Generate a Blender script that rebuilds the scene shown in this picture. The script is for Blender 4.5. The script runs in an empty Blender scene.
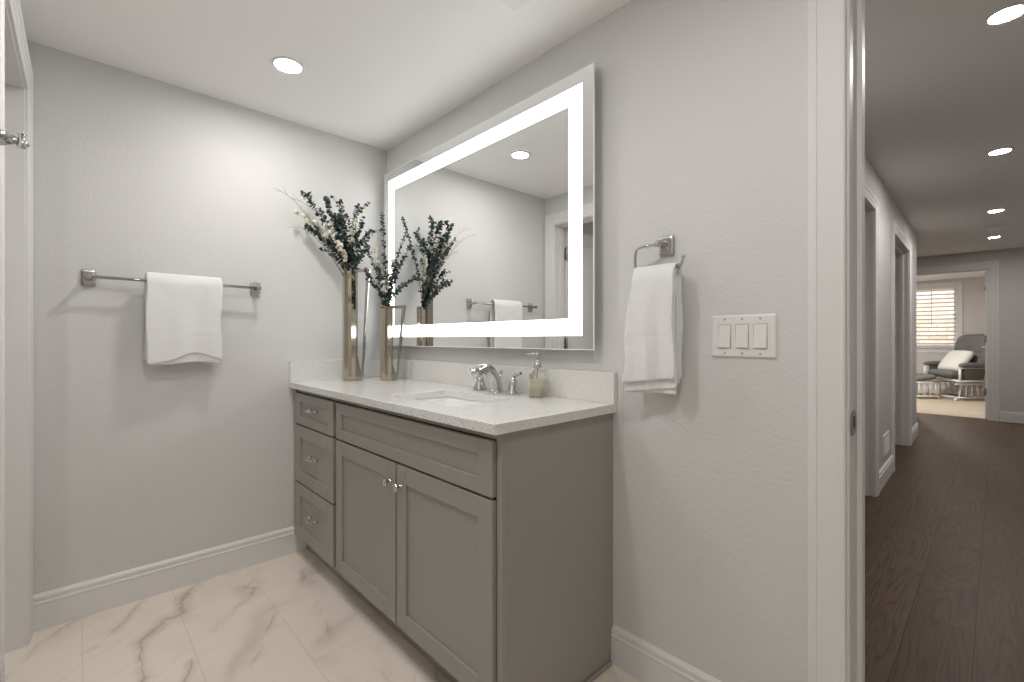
import bpy, bmesh, math, random
from mathutils import Vector, Matrix
random.seed(7)
SC = bpy.context.scene
COL = SC.collection
PI = math.pi

# ------------------------------------------------------------------ camera
cam_d = bpy.data.cameras.new('camera')
cam = bpy.data.objects.new('camera', cam_d); COL.objects.link(cam)
cam.location = (0, 0, 1.129)
cam.rotation_euler = (PI/2, 0, math.radians(46.7))
cam_d.sensor_width = 36; cam_d.lens = 458/1024*36
cam_d.shift_y = -2/1024
cam_d.clip_start = 0.01; cam_d.clip_end = 100
SC.camera = cam

# ------------------------------------------------------------------ world, exposure
W = bpy.data.worlds.new('sky'); SC.world = W; W.use_nodes = True
bg = W.node_tree.nodes['Background']
bg.inputs[0].default_value = (0.93, 0.96, 1.0, 1); bg.inputs[1].default_value = 3.4
SC.view_settings.view_transform = 'Standard'; SC.view_settings.look = 'None'
SC.view_settings.gamma = 1; SC.view_settings.use_curve_mapping = False
SC.view_settings.exposure = 0.0
LAMP_BATH = 262.0      # radiance of the bathroom downlight and the unseen added fills
LAMP_HALL = 430.0       # the dimmer hall downlights
FILL_BED = 2300.0  # radiance of the unseen lamp added to brighten the bedroom
BAND = 5.2             # backlit band of the mirror
SC.cycles.max_bounces = 12; SC.cycles.diffuse_bounces = 8
SC.cycles.sample_clamp_indirect = 6
SC.cycles.caustics_reflective = False; SC.cycles.caustics_refractive = True; SC.cycles.transmission_bounces = 12

# ------------------------------------------------------------------ materials
def srgb(r, g, b):
    f = lambda c: ((c/255)/12.92 if c/255 <= .04045 else ((c/255+.055)/1.055)**2.4)
    return (f(r), f(g), f(b), 1)
def mat(name, col=(.8,.8,.8,1), rough=.5, metal=0, **kw):
    m = bpy.data.materials.new(name); m.use_nodes = True
    b = m.node_tree.nodes['Principled BSDF']
    b.inputs['Base Color'].default_value = col
    b.inputs['Roughness'].default_value = rough
    b.inputs['Metallic'].default_value = metal
    for k, v in kw.items(): b.inputs[k].default_value = v
    return m
def N(m, t, **kw):
    n = m.node_tree.nodes.new(t)
    for k, v in kw.items(): setattr(n, k, v)
    return n
def L(m, a, b): m.node_tree.links.new(a, b)
def bsdf(m): return m.node_tree.nodes['Principled BSDF']
def bump(m, scale, strength, dist=.002, detail=3, stretch=None, src=None):
    tc = N(m, 'ShaderNodeTexCoord'); nz = N(m, 'ShaderNodeTexNoise')
    nz.inputs['Scale'].default_value = scale; nz.inputs['Detail'].default_value = detail
    co = tc.outputs['Object']
    if stretch:
        mp = N(m, 'ShaderNodeMapping'); mp.inputs['Scale'].default_value = stretch
        L(m, co, mp.inputs[0]); co = mp.outputs[0]
    L(m, co, nz.inputs['Vector'])
    bp = N(m, 'ShaderNodeBump'); bp.inputs['Strength'].default_value = strength
    bp.inputs['Distance'].default_value = dist
    L(m, nz.outputs['Fac'], bp.inputs['Height']); L(m, bp.outputs[0], bsdf(m).inputs['Normal'])
    return nz
def emis(name, col, s):
    m = bpy.data.materials.new(name); m.use_nodes = True
    b = bsdf(m); b.inputs['Base Color'].default_value = (.9,.9,.9,1)
    b.inputs['Emission Color'].default_value = col; b.inputs['Emission Strength'].default_value = s
    return m

M = {}
M['wall'] = mat('grey_wall_paint', (.655,.652,.640,1), .55); bump(M['wall'], 95, .6, .0023, 4)
M['hall_wall'] = mat('hall_wall_paint', (.62,.605,.60,1), .55); bump(M['hall_wall'], 110, .4, .0012, 4)
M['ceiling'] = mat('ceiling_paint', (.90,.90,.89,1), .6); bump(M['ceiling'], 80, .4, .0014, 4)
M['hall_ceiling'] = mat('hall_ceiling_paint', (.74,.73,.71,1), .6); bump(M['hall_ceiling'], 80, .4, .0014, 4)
M['trim'] = mat('white_trim_paint', (.74,.735,.725,1), .5, 0, **{'Specular IOR Level':.35})
M['cab'] = mat('grey_cabinet_paint', srgb(153,150,144), .42); bump(M['cab'], 60, .05, .001, 2, (1,1,8))
M['gap'] = mat('cabinet_shadow_gap', srgb(60,56,50), .7)  # dark colour stands in for the shade between the cabinet fronts
M['chrome'] = mat('chrome', (.60,.60,.60,1), .08, 1)
M['nickel'] = mat('brushed_nickel', (.50,.485,.46,1), .24, 1)
M['hinge'] = mat('satin_nickel_hinge', (.34,.325,.30,1), .35, 1)
M['mirror'] = mat('mirror_silver', (.93,.94,.935,1), 0.0, 1)
M['edge'] = mat('glass_edge_painted_glow', (.88,.93,.91,1), .15)  # pale colour stands in for light leaking out of the glass edge
M['band'] = emis('frosted_light_band', (1,.99,.985,1), BAND)
M['lamp'] = emis('downlight_diffuser', (1,.975,.945,1), LAMP_BATH)
M['lamp_hall'] = emis('hall_downlight_diffuser', (1,.95,.90,1), LAMP_HALL)
M['fill_bed'] = emis('bedroom_fill_light', (1,.96,.92,1), FILL_BED)
M['plastic'] = mat('white_plastic', (.78,.775,.76,1), .32)
M['plastic_line'] = mat('shaded_plastic_seam', (.42,.41,.40,1), .5)
M['ceramic'] = mat('white_ceramic', (.86,.86,.85,1), .08)
M['dark'] = mat('dark_recess', (.03,.03,.03,1), .8)
M['terry'] = mat('white_terry_cloth', (.86,.86,.855,1), .95); bump(M['terry'], 420, .9, .003, 2)
M['terry'].node_tree.nodes['Principled BSDF'].inputs['Sheen Weight'].default_value = .25
M['terry_band'] = mat('woven_towel_band', (.82,.82,.815,1), .8); bump(M['terry_band'], 200, .4, .001, 2, (1,1,12))
M['vase'] = mat('champagne_mirror_metal', (.56,.49,.395,1), .11, 1)
M['vase_silver'] = mat('silver_mirror_metal', (.42,.40,.36,1), .16, 1)
M['stem'] = mat('brown_stem', (.10,.075,.05,1), .8)
M['twig'] = mat('tan_twig', (.30,.24,.18,1), .8)
M['pale_stem'] = mat('pale_stem', (.35,.31,.20,1), .8)
M['flower'] = mat('ivory_petals', (.80,.77,.66,1), .7)
M['glass'] = mat('clear_glass', (1,1,1,1), .0, 0, **{'Transmission Weight':1.0, 'IOR':1.18})
M['liquid'] = mat('pale_yellow_soap', (.90,.87,.68,1), .15, 0, **{'Transmission Weight':.25, 'IOR':1.3})
M['white_wood'] = mat('white_painted_wood', (.78,.76,.72,1), .45)
M['cushion'] = mat('charcoal_grey_upholstery', (.155,.155,.145,1), .9); bump(M['cushion'], 40, .3, .004, 3)
M['pillow'] = mat('ivory_knit', (.72,.71,.67,1), .9); bump(M['pillow'], 90, .6, .004, 2)
M['blind'] = mat('white_blind_slat', (.80,.78,.73,1), .5)
M['vinyl'] = mat('white_window_vinyl', (.75,.75,.74,1), .35)

# eucalyptus leaves: patches of blue-green and dark green
m = mat('eucalyptus_leaf', (.02,.05,.045,1), .55); M['leaf'] = m
tc = N(m,'ShaderNodeTexCoord'); nz = N(m,'ShaderNodeTexNoise'); nz.inputs['Scale'].default_value = 45; L(m, tc.outputs['Object'], nz.inputs['Vector'])
cr = N(m,'ShaderNodeValToRGB'); cr.color_ramp.elements[0].position=.35; cr.color_ramp.elements[0].color=(.012,.022,.02,1)
cr.color_ramp.elements[1].position=.7; cr.color_ramp.elements[1].color=(.055,.125,.11,1)
L(m, nz.outputs['Fac'], cr.inputs[0]); L(m, cr.outputs[0], bsdf(m).inputs['Base Color'])

# speckled quartz
m = mat('speckled_white_quartz', (.8,.8,.78,1), .16); M['quartz'] = m
tc = N(m,'ShaderNodeTexCoord'); vo = N(m,'ShaderNodeTexNoise'); vo.inputs['Scale'].default_value=330; vo.inputs['Detail'].default_value=2
L(m, tc.outputs['Object'], vo.inputs['Vector'])
cr = N(m,'ShaderNodeValToRGB'); e = cr.color_ramp.elements; e[0].position=.33; e[0].color=(.50,.48,.45,1); e[1].position=.50; e[1].color=(.76,.755,.735,1)
e2 = cr.color_ramp.elements.new(.66); e2.color=(.82,.82,.81,1)
L(m, vo.outputs['Fac'], cr.inputs[0]); L(m, cr.outputs[0], bsdf(m).inputs['Base Color'])

# marble-look porcelain tile
def marble():
    m = mat('marble_porcelain_tile', (.8,.75,.68,1), .22); M['tile'] = m
    tc = N(m,'ShaderNodeTexCoord')
    def noise(scale, seed, detail=3, rough=.5):
        a = N(m,'ShaderNodeTexNoise', noise_dimensions='4D'); a.inputs['W'].default_value=seed
        a.inputs['Scale'].default_value=scale; a.inputs['Detail'].default_value=detail; a.inputs['Roughness'].default_value=rough
        L(m, tc.outputs['Object'], a.inputs['Vector']); return a.outputs['Fac']
    def mth(op, a, b=None, clamp=False):
        n = N(m,'ShaderNodeMath', operation=op, use_clamp=clamp)
        for k, v in enumerate((a, b)):
            if v is None: continue
            if isinstance(v, (int, float)): n.inputs[k].default_value = v
            else: L(m, v, n.inputs[k])
        return n.outputs[0]
    def ramp(v, a, b_, c, d):
        r = N(m,'ShaderNodeMapRange', interpolation_type='SMOOTHSTEP'); L(m, v, r.inputs['Value'])
        for k, q in zip(('From Min','From Max','To Min','To Max'), (a, b_, c, d)): r.inputs[k].default_value = q
        return r.outputs[0]
    def veins(angle, period, amp, seed, width, mask_lo, mask_hi):
        """wandering diagonal veins: distance to the nearest wobbling line"""
        mp = N(m,'ShaderNodeMapping'); mp.inputs['Rotation'].default_value=(0,0,math.radians(-angle)); L(m, tc.outputs['Object'], mp.inputs[0])
        sp = N(m,'ShaderNodeSeparateXYZ'); L(m, mp.outputs[0], sp.inputs[0])
        w = mth('ADD', mth('MULTIPLY', mth('SUBTRACT', noise(2.2, seed, 2), .5), amp), mth('MULTIPLY', mth('SUBTRACT', noise(14, seed+3, 4, .6), .5), amp*.16))
        v = mth('DIVIDE', mth('ADD', sp.outputs['Y'], w), period)
        d = mth('ABSOLUTE', mth('SUBTRACT', mth('FRACT', v), .5))
        return mth('MULTIPLY', ramp(d, 0, width, 1, 0), ramp(noise(3.4, seed+7, 2), mask_lo, mask_hi, 0, 1))
    core = mth('ADD', veins(150, .20, .50, 2.3, .045, .42, .58), mth('MULTIPLY', veins(128, .15, .40, 8.4, .035, .44, .58), .6))
    halo = mth('ADD', mth('MULTIPLY', veins(150, .20, .50, 2.3, .24, .44, .62), .42), mth('MULTIPLY', veins(140, .34, .50, 5.1, .20, .44, .60), .32))
    cloud = mth('MULTIPLY', ramp(noise(4.2, 4.4, 3), .50, .75, 0, 1), .16)
    class _O: outputs = [mth('ADD', mth('MULTIPLY', core, .40), mth('ADD', halo, cloud), True)]
    ad2 = _O
    mix = N(m,'ShaderNodeMix', data_type='RGBA'); L(m, ad2.outputs[0], mix.inputs['Factor'])
    mix.inputs['A'].default_value=(.83,.745,.655,1); mix.inputs['B'].default_value=(.43,.365,.31,1)
    # thin grout joints in a half bond: rows .30 deep along y, tiles .61 long along x
    br = N(m,'ShaderNodeTexBrick'); br.offset=.5; br.inputs['Scale'].default_value=1
    br.inputs['Brick Width'].default_value=.61; br.inputs['Row Height'].default_value=.295; br.inputs['Mortar Size'].default_value=.0022
    br.inputs['Mortar Smooth'].default_value=.2
    mp2 = N(m,'ShaderNodeMapping'); mp2.inputs['Location'].default_value=(.12,-.005,0); L(m, tc.outputs['Object'], mp2.inputs[0]); L(m, mp2.outputs[0], br.inputs['Vector'])
    g = N(m,'ShaderNodeMix', data_type='RGBA'); gf = N(m,'ShaderNodeMath', operation='MULTIPLY'); gf.inputs[1].default_value=.32
    L(m, br.outputs['Fac'], gf.inputs[0]); L(m, gf.outputs[0], g.inputs['Factor'])
    L(m, mix.outputs['Result'], g.inputs['A']); g.inputs['B'].default_value=(.50,.44,.38,1)
    L(m, g.outputs['Result'], bsdf(m).inputs['Base Color'])
marble()

def oak():
    m = mat('dark_brown_oak_plank', (.1,.07,.05,1), .42, 0, **{'Specular IOR Level':.22}); M['oak'] = m
    tc = N(m,'ShaderNodeTexCoord')
    mp = N(m,'ShaderNodeMapping'); mp.inputs['Rotation'].default_value=(0,0,-PI/2); mp.inputs['Location'].default_value=(0.9,.128,0)
    L(m, tc.outputs['Object'], mp.inputs[0])
    br = N(m,'ShaderNodeTexBrick'); br.offset=.37; br.inputs['Scale'].default_value=1
    br.inputs['Brick Width'].default_value=1.7; br.inputs['Row Height'].default_value=.188; br.inputs['Mortar Size'].default_value=.0016
    br.inputs['Color1'].default_value=(0,0,0,1); br.inputs['Color2'].default_value=(1,1,1,1); br.inputs['Mortar'].default_value=(.5,.5,.5,1)
    L(m, mp.outputs[0], br.inputs['Vector'])
    cm = N(m,'ShaderNodeVectorMath', operation='MULTIPLY_ADD'); cm.inputs[1].default_value=(3.3,7.1,5.2)
    L(m, br.outputs['Color'], cm.inputs[0]); L(m, tc.outputs['Object'], cm.inputs[2])
    mg = N(m,'ShaderNodeMapping'); mg.inputs['Scale'].default_value=(8,.55,1); L(m, cm.outputs[0], mg.inputs[0])
    n1 = N(m,'ShaderNodeTexNoise'); n1.inputs['Scale'].default_value=1.15; n1.inputs['Detail'].default_value=1.5; n1.inputs['Distortion'].default_value=.25
    L(m, mg.outputs[0], n1.inputs['Vector'])
    mu = N(m,'ShaderNodeMath', operation='MULTIPLY'); mu.inputs[1].default_value=115; L(m, n1.outputs['Fac'], mu.inputs[0])
    si = N(m,'ShaderNodeMath', operation='SINE'); L(m, mu.outputs[0], si.inputs[0])
    n2 = N(m,'ShaderNodeTexNoise'); n2.inputs['Scale'].default_value=14; n2.inputs['Detail'].default_value=5
    mg2 = N(m,'ShaderNodeMapping'); mg2.inputs['Scale'].default_value=(9,.5,1); L(m, cm.outputs[0], mg2.inputs[0]); L(m, mg2.outputs[0], n2.inputs['Vector'])
    r1 = N(m,'ShaderNodeMapRange'); L(m, si.outputs[0], r1.inputs['Value']); r1.inputs['From Min'].default_value=.2; r1.inputs['From Max'].default_value=1
    r1.inputs['To Min'].default_value=0; r1.inputs['To Min'].default_value=0; r1.inputs['To Max'].default_value=.5
    ad = N(m,'ShaderNodeMath', operation='ADD', use_clamp=True); L(m, r1.outputs[0], ad.inputs[0])
    r2 = N(m,'ShaderNodeMapRange'); L(m, n2.outputs['Fac'], r2.inputs['Value']); r2.inputs['From Min'].default_value=.3; r2.inputs['From Max'].default_value=.75
    r2.inputs['To Max'].default_value=.6; L(m, r2.outputs[0], ad.inputs[1])
    base = N(m,'ShaderNodeMix', data_type='RGBA'); L(m, br.outputs['Color'], base.inputs['Factor'])
    base.inputs['A'].default_value=(.088,.053,.031,1); base.inputs['B'].default_value=(.132,.084,.053,1)
    mx = N(m,'ShaderNodeMix', data_type='RGBA'); L(m, ad.outputs[0], mx.inputs['Factor']); L(m, base.outputs['Result'], mx.inputs['A'])
    mx.inputs['B'].default_value=(.045,.027,.017,1)
    g = N(m,'ShaderNodeMix', data_type='RGBA'); L(m, br.outputs['Fac'], g.inputs['Factor']); L(m, mx.outputs['Result'], g.inputs['A']); g.inputs['B'].default_value=(.018,.012,.008,1)
    L(m, g.outputs['Result'], bsdf(m).inputs['Base Color'])
    bp = N(m,'ShaderNodeBump'); bp.inputs['Strength'].default_value=.25; bp.inputs['Distance'].default_value=.0015
    iv = N(m,'ShaderNodeMath', operation='SUBTRACT'); iv.inputs[0].default_value=1; L(m, ad.outputs[0], iv.inputs[1]); L(m, iv.outputs[0], bp.inputs['Height']); L(m, bp.outputs[0], bsdf(m).inputs['Normal'])
oak()
m = mat('beige_carpet', (.52,.44,.34,1), 1); M['carpet'] = m; bump(m, 260, 1, .006, 2)

def yard():   # stacked tan stone wall outside the bedroom window
    m = mat('tan_stacked_stone', (.6,.5,.4,1), .9); M['stone'] = m
    tc = N(m,'ShaderNodeTexCoord'); mp = N(m,'ShaderNodeMapping'); mp.inputs['Rotation'].default_value=(PI/2,0,0); L(m, tc.outputs['Object'], mp.inputs[0])
    br = N(m,'ShaderNodeTexBrick'); br.inputs['Brick Width'].default_value=.33; br.inputs['Row Height'].default_value=.10; br.inputs['Mortar Size'].default_value=.008
    br.inputs['Scale'].default_value=1; br.inputs['Color1'].default_value=(.66,.54,.42,1); br.inputs['Color2'].default_value=(.80,.73,.63,1); br.inputs['Mortar'].default_value=(.50,.42,.34,1)
    L(m, mp.outputs[0], br.inputs['Vector']); L(m, br.outputs['Color'], bsdf(m).inputs['Base Color'])
yard()

# ------------------------------------------------------------------ mesh helpers
def box(bm, x0, x1, y0, y1, z0, z1, T=None, mi=0):
    vs = [bm.verts.new((x, y, z)) for x in (x0, x1) for y in (y0, y1) for z in (z0, z1)]
    if T: 
        for v in vs: v.co = T @ v.co
    for f in ((0,1,3,2),(4,6,7,5),(0,4,5,1),(2,3,7,6),(0,2,6,4),(1,5,7,3)):
        fc = bm.faces.new([vs[i] for i in f]); fc.material_index = mi
    return vs
def frame_of(d):
    d = Vector(d).normalized(); up = Vector((0,0,1)) if abs(d.z) < .9 else Vector((1,0,0))
    a = d.cross(up).normalized(); return a, d.cross(a).normalized()
def tube(bm, pts, rad, seg=12, cap=True, flat=None):
    pts = [Vector(p) for p in pts]; n = len(pts)
    rads = rad if isinstance(rad, (list, tuple)) else [rad]*n
    rings = []; a = None
    for i, p in enumerate(pts):
        d = (pts[min(i+1,n-1)] - pts[max(i-1,0)]).normalized()
        if a is None: a, b = frame_of(d)
        else:
            a = (a - d*a.dot(d)).normalized()
            b = d.cross(a).normalized()
        r = rads[i]; ra, rb = (r if isinstance(r, tuple) else (r, r))
        rings.append([bm.verts.new(p + a*math.cos(2*PI*k/seg)*ra + b*math.sin(2*PI*k/seg)*rb) for k in range(seg)])
    for i in range(n-1):
        for k in range(seg):
            f = bm.faces.new((rings[i][k], rings[i][(k+1)%seg], rings[i+1][(k+1)%seg], rings[i+1][k])); f.smooth = True
    if cap:
        bm.faces.new(rings[0][::-1]); bm.faces.new(rings[-1])
def lathe(bm, prof, c=(0,0,0), axis='Z', seg=24, T=None):
    """prof: list of (r, h)."""
    rings = []; c = Vector(c)
    for r, h in prof:
        ring = []
        for k in range(seg):
            a = 2*PI*k/seg; x, y = math.cos(a)*r, math.sin(a)*r
            v = Vector((x, y, h)) if axis == 'Z' else (Vector((x, h, y)) if axis == 'Y' else Vector((h, x, y)))
            v = (T @ v) if T else v
            ring.append(bm.verts.new(v + c))
        rings.append(ring)
    for i in range(len(rings)-1):
        for k in range(seg):
            f = bm.faces.new((rings[i][k], rings[i][(k+1)%seg], rings[i+1][(k+1)%seg], rings[i+1][k])); f.smooth = True
    if prof[0][0] > 1e-6: bm.faces.new(rings[0][::-1])
    if prof[-1][0] > 1e-6: bm.faces.new(rings[-1])
def rrect(x0, x1, y0, y1, r, n=5):
    out = []
    for cx, cy, a0 in ((x1-r,y1-r,0),(x0+r,y1-r,PI/2),(x0+r,y0+r,PI),(x1-r,y0+r,1.5*PI)):
        for k in range(n+1):
            a = a0 + PI/2*k/n; out.append((cx+math.cos(a)*r, cy+math.sin(a)*r))
    return out
def loops(bm, rows, capa=True, capb=True, smooth=True):
    """rows: list of equal-length point lists, skinned in order."""
    R = [[bm.verts.new(p) for p in row] for row in rows]; n = len(R[0])
    for i in range(len(R)-1):
        for k in range(n):
            f = bm.faces.new((R[i][k], R[i][(k+1)%n], R[i+1][(k+1)%n], R[i+1][k])); f.smooth = smooth
    if capa: bm.faces.new(R[0][::-1])
    if capb: bm.faces.new(R[-1])
    return R
def slab_holes(bm, loops2d, a, b, to3):
    """flat slab between levels a and b with an outer loop and hole loops; to3(u,v,w)->xyz"""
    for w in (a, b):
        es = []
        for lp in loops2d:
            vs = [bm.verts.new(to3(u, v, w)) for u, v in lp]
            es += [bm.edges.new((vs[i], vs[(i+1)%len(vs)])) for i in range(len(vs))]
        bmesh.ops.triangle_fill(bm, edges=es, use_beauty=True)
    for lp in loops2d:
        A = [bm.verts.new(to3(u, v, a)) for u, v in lp]; B = [bm.verts.new(to3(u, v, b)) for u, v in lp]
        for i in range(len(lp)):
            j = (i+1) % len(lp); bm.faces.new((A[i], A[j], B[j], B[i]))
    bmesh.ops.remove_doubles(bm, verts=bm.verts, dist=1e-5)
def obj(name, bm, m, parent=None, bevel=0, seg=2, smooth=False, subsurf=0, label=None, kind=None):
    bmesh.ops.recalc_face_normals(bm, faces=bm.faces)
    me = bpy.data.meshes.new(name); bm.to_mesh(me); bm.free()
    for mm in (m if isinstance(m, (list, tuple)) else [m]): me.materials.append(M[mm] if isinstance(mm, str) else mm)
    o = bpy.data.objects.new(name, me); COL.objects.link(o)
    if parent is not None: 
        o.parent = parent
    if smooth:
        for p in me.polygons: p.use_smooth = True
    if bevel:
        b = o.modifiers.new('bevel', 'BEVEL'); b.width = bevel; b.segments = seg; b.limit_method = 'ANGLE'; b.angle_limit = math.radians(40)
    if subsurf:
        s = o.modifiers.new('sub', 'SUBSURF'); s.levels = subsurf; s.render_levels = subsurf
    if label: o['label'] = label
    if kind: o['kind'] = kind
    return o
def BM(): return bmesh.new()
def bx(name, dims, m, parent=None, **kw):
    b = BM(); box(b, *dims); return obj(name, b, m, parent, **kw)
def struct(name, bm, m, **kw): return obj(name, bm, m, kind='structure', **kw)
def tag(o, label, cat, group=None, kind=None):
    o['label'] = label; o['category'] = cat
    if group: o['group'] = group
    if kind: o['kind'] = kind
    return o
def thing(name, label, cat, loc=(0,0,0), rz=0, group=None):
    o = bpy.data.objects.new(name, None); COL.objects.link(o); o.location = loc; o.rotation_euler = (0,0,rz)
    o.empty_display_size = .05
    return tag(o, label, cat, group)
def copy_tree(o, parent=None):
    c = o.copy(); COL.objects.link(c)
    if parent is not None: c.parent = parent
    for ch in [x for x in COL.objects if x.parent == o]: copy_tree(ch, c)
    return c
def bez(p0, p1, p2, p3, n):
    p0, p1, p2, p3 = map(Vector, (p0, p1, p2, p3)); out = []
    for i in range(n+1):
        t = i/n; s = 1-t; out.append(p0*s**3 + p1*3*s*s*t + p2*3*s*t*t + p3*t**3)
    return out

# ------------------------------------------------------------------ the setting
XA, YB, YC, HB, HH = -2.558, 1.36, -.15, 2.278, 2.35     # left wall, mirror wall, door wall, ceilings
YH = 1.536                                                # hall side of the mirror wall
XR = 1.25                                                 # right end of the bathroom
b = BM(); box(b, XA-.1, XR+.1, YC-1.9, 1.44, -.05, 0); struct('floor', b, 'tile')
b = BM(); box(b, -2.5, 1.2, 1.44, 9.3, -.05, 0); struct('floor_hall', b, 'oak')
b = BM(); box(b, -2.9, 1.6, 9.3, 13.0, -.05, .004); struct('floor_bedroom_carpet', b, 'carpet')
b = BM(); box(b, XA-.1, XR+.1, YC-1.9, YB+.05, HB, HB+.25); struct('ceiling', b, 'ceiling')
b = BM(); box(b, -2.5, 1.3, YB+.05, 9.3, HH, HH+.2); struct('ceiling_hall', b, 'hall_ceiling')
b = BM(); box(b, -2.9, 1.6, 9.3, 13.1, HH, HH+.2); struct('ceiling_bedroom', b, 'ceiling')
b = BM(); box(b, XA-.12, XA, YC-1.9, YH, 0, HB); struct('wall_left', b, 'wall')
# mirror wall with the hall doorway
DX0, DX1, DH = -.247, .565, 2.045
b = BM()
for d in ((XA-.1, DX0-.02, YB, YH, 0, HH), (DX1+.02, XR+.1, YB, YH, 0, HH), (DX0-.02, DX1+.02, YB, YH, DH+.02, HH)): box(b, *d)
struct('wall_back', b, 'wall')
b = BM(); box(b, XR, XR+.1, YC-1.9, YB, 0, HB); struct('wall_right', b, 'wall')
# wall behind the camera with the closet doorway
CX0, CX1 = -2.447, -1.70; YC2 = YC-.12
b = BM()
for d in ((XA, CX0-.018, YC2, YC, 0, HB), (CX1+.018, XR, YC2, YC, 0, HB), (CX0-.018, CX1+.018, YC2, YC, DH+.018, HB)): box(b, *d)
struct('wall_front', b, 'wall')
b = BM(); box(b, XA-.1, XR+.1, YC-1.9, YC-1.8, 0, HB); struct('wall_closet_back', b, 'wall')

CAS = [(0,.0),(0,.010),(.004,.013),(.022,.013),(.026,.016),(.048,.016),(.053,.020),(.078,.021),(.083,.017),(.085,.0)]
def casing(name, x0, x1, ztop, y, ny, prof=CAS, rev=.006, zb=0, T=None, m='trim'):
    """mitred door casing in plane y, opening x0..x1, protruding along ny"""
    b = BM(); rows = []
    for a, p in prof:
        a += rev; yy = y + ny*p
        rows.append([(x0-a, yy, zb), (x0-a, yy, ztop+a), (x1+a, yy, ztop+a), (x1+a, yy, zb)])
    V = [[b.verts.new(T @ Vector(q) if T else q) for q in r] for r in rows]
    for i in range(len(V)-1):
        for k in range(3): b.faces.new((V[i][k], V[i][k+1], V[i+1][k+1], V[i+1][k]))
    for k in range(3): b.faces.new((V[-1][k], V[-1][k+1], V[0][k+1], V[0][k]))
    b.faces.new([r[0] for r in V]); b.faces.new([r[3] for r in V])
    return struct(name, b, m)
def jamb(name, x0, x1, ztop, y0, y1, stop0, stop1, T=None, t=.018):
    b = BM()
    box(b, x0-t, x0, y0, y1, 0, ztop+t, T); box(b, x1, x1+t, y0, y1, 0, ztop+t, T); box(b, x0, x1, y0, y1, ztop, ztop+t, T)
    box(b, x0, x0+.011, stop0, stop1, 0, ztop, T); box(b, x1-.011, x1, stop0, stop1, 0, ztop, T); box(b, x0, x1, stop0, stop1, ztop-.011, ztop, T)
    return struct(name, b, 'trim', bevel=.0015)
CAS_B = [(0,0),(0,.015),(.004,.017),(.0085,.017),(.010,.0155),(.030,.0162),(.058,.0175),(.0595,.019),(.066,.019),(.078,.018),(.081,.0)]
CAS_C = [(a*1.13, p*.9) for a, p in CAS]
casing('trim_1', DX0, DX1, DH, YB, -1, CAS_B)
casing('trim_2', DX0, DX1, DH, YH, 1)
jb = jamb('trim_3', DX0, DX1, DH, YB-.001, YH+.001, YB+.080, YB+.118)
casing('trim_4', CX0, CX1, DH, YC, 1, CAS_C, .004)
casing('trim_5', CX0, CX1, DH, YC2, -1)
jamb('trim_6', CX0, CX1, DH, YC2-.001, YC+.001, YC-.100, YC-.058)

# strike plate let into the hall doorway jamb
b = BM(); sp = rrect(YB+.001, YB+.066, .891, .952, .024, 7)
slab_holes(b, [sp, rrect(YB+.030, YB+.052, .906, .938, .006, 3)], DX0, DX0+.0022, lambda u, v, w: (w, u, v))
st = obj('strike_plate', b, 'hinge', bevel=.0006)
bx('latch_recess', (DX0+.0002, DX0+.0009, YB+.030, YB+.052, .906, .938), 'dark', st)
tag(st, 'oval nickel strike plate on the white hall doorway jamb', 'strike plate')

BBP = [(.0,.0),(.015,.0),(.015,.098),(.0165,.102),(.0165,.108),(.012,.111),(.012,.119),(.0135,.122),(.0125,.130),(.006,.137),(.0,.140)]
def baseboard(name, p0, p1, nrm, m='trim', s=1.0):
    """skirting from p0 to p1 (x,y), protruding along nrm (x,y)"""
    b = BM(); R = []
    for p in (p0, p1): R.append([(p[0]+nrm[0]*q, p[1]+nrm[1]*q, z*s) for q, z in BBP])
    V = [[b.verts.new(q) for q in r] for r in R]; n = len(BBP)
    for k in range(n): b.faces.new((V[0][k], V[0][(k+1)%n], V[1][(k+1)%n], V[1][k]))
    b.faces.new(V[0][::-1]); b.faces.new(V[1])
    return struct(name, b, m)
baseboard('baseboard_left', (XA, YC+.001), (XA, .886), (1, 0))
baseboard('baseboard_back', (-.924, YB), (DX0-.088, YB), (0, -1), s=.93)
baseboard('baseboard_back_right', (DX1+.092, YB), (XR, YB), (0, -1))
baseboard('baseboard_right', (XR, YC), (XR, YB), (-1, 0))
baseboard('baseboard_front', (CX1+.105, YC), (XR, YC), (0, 1))

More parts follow.
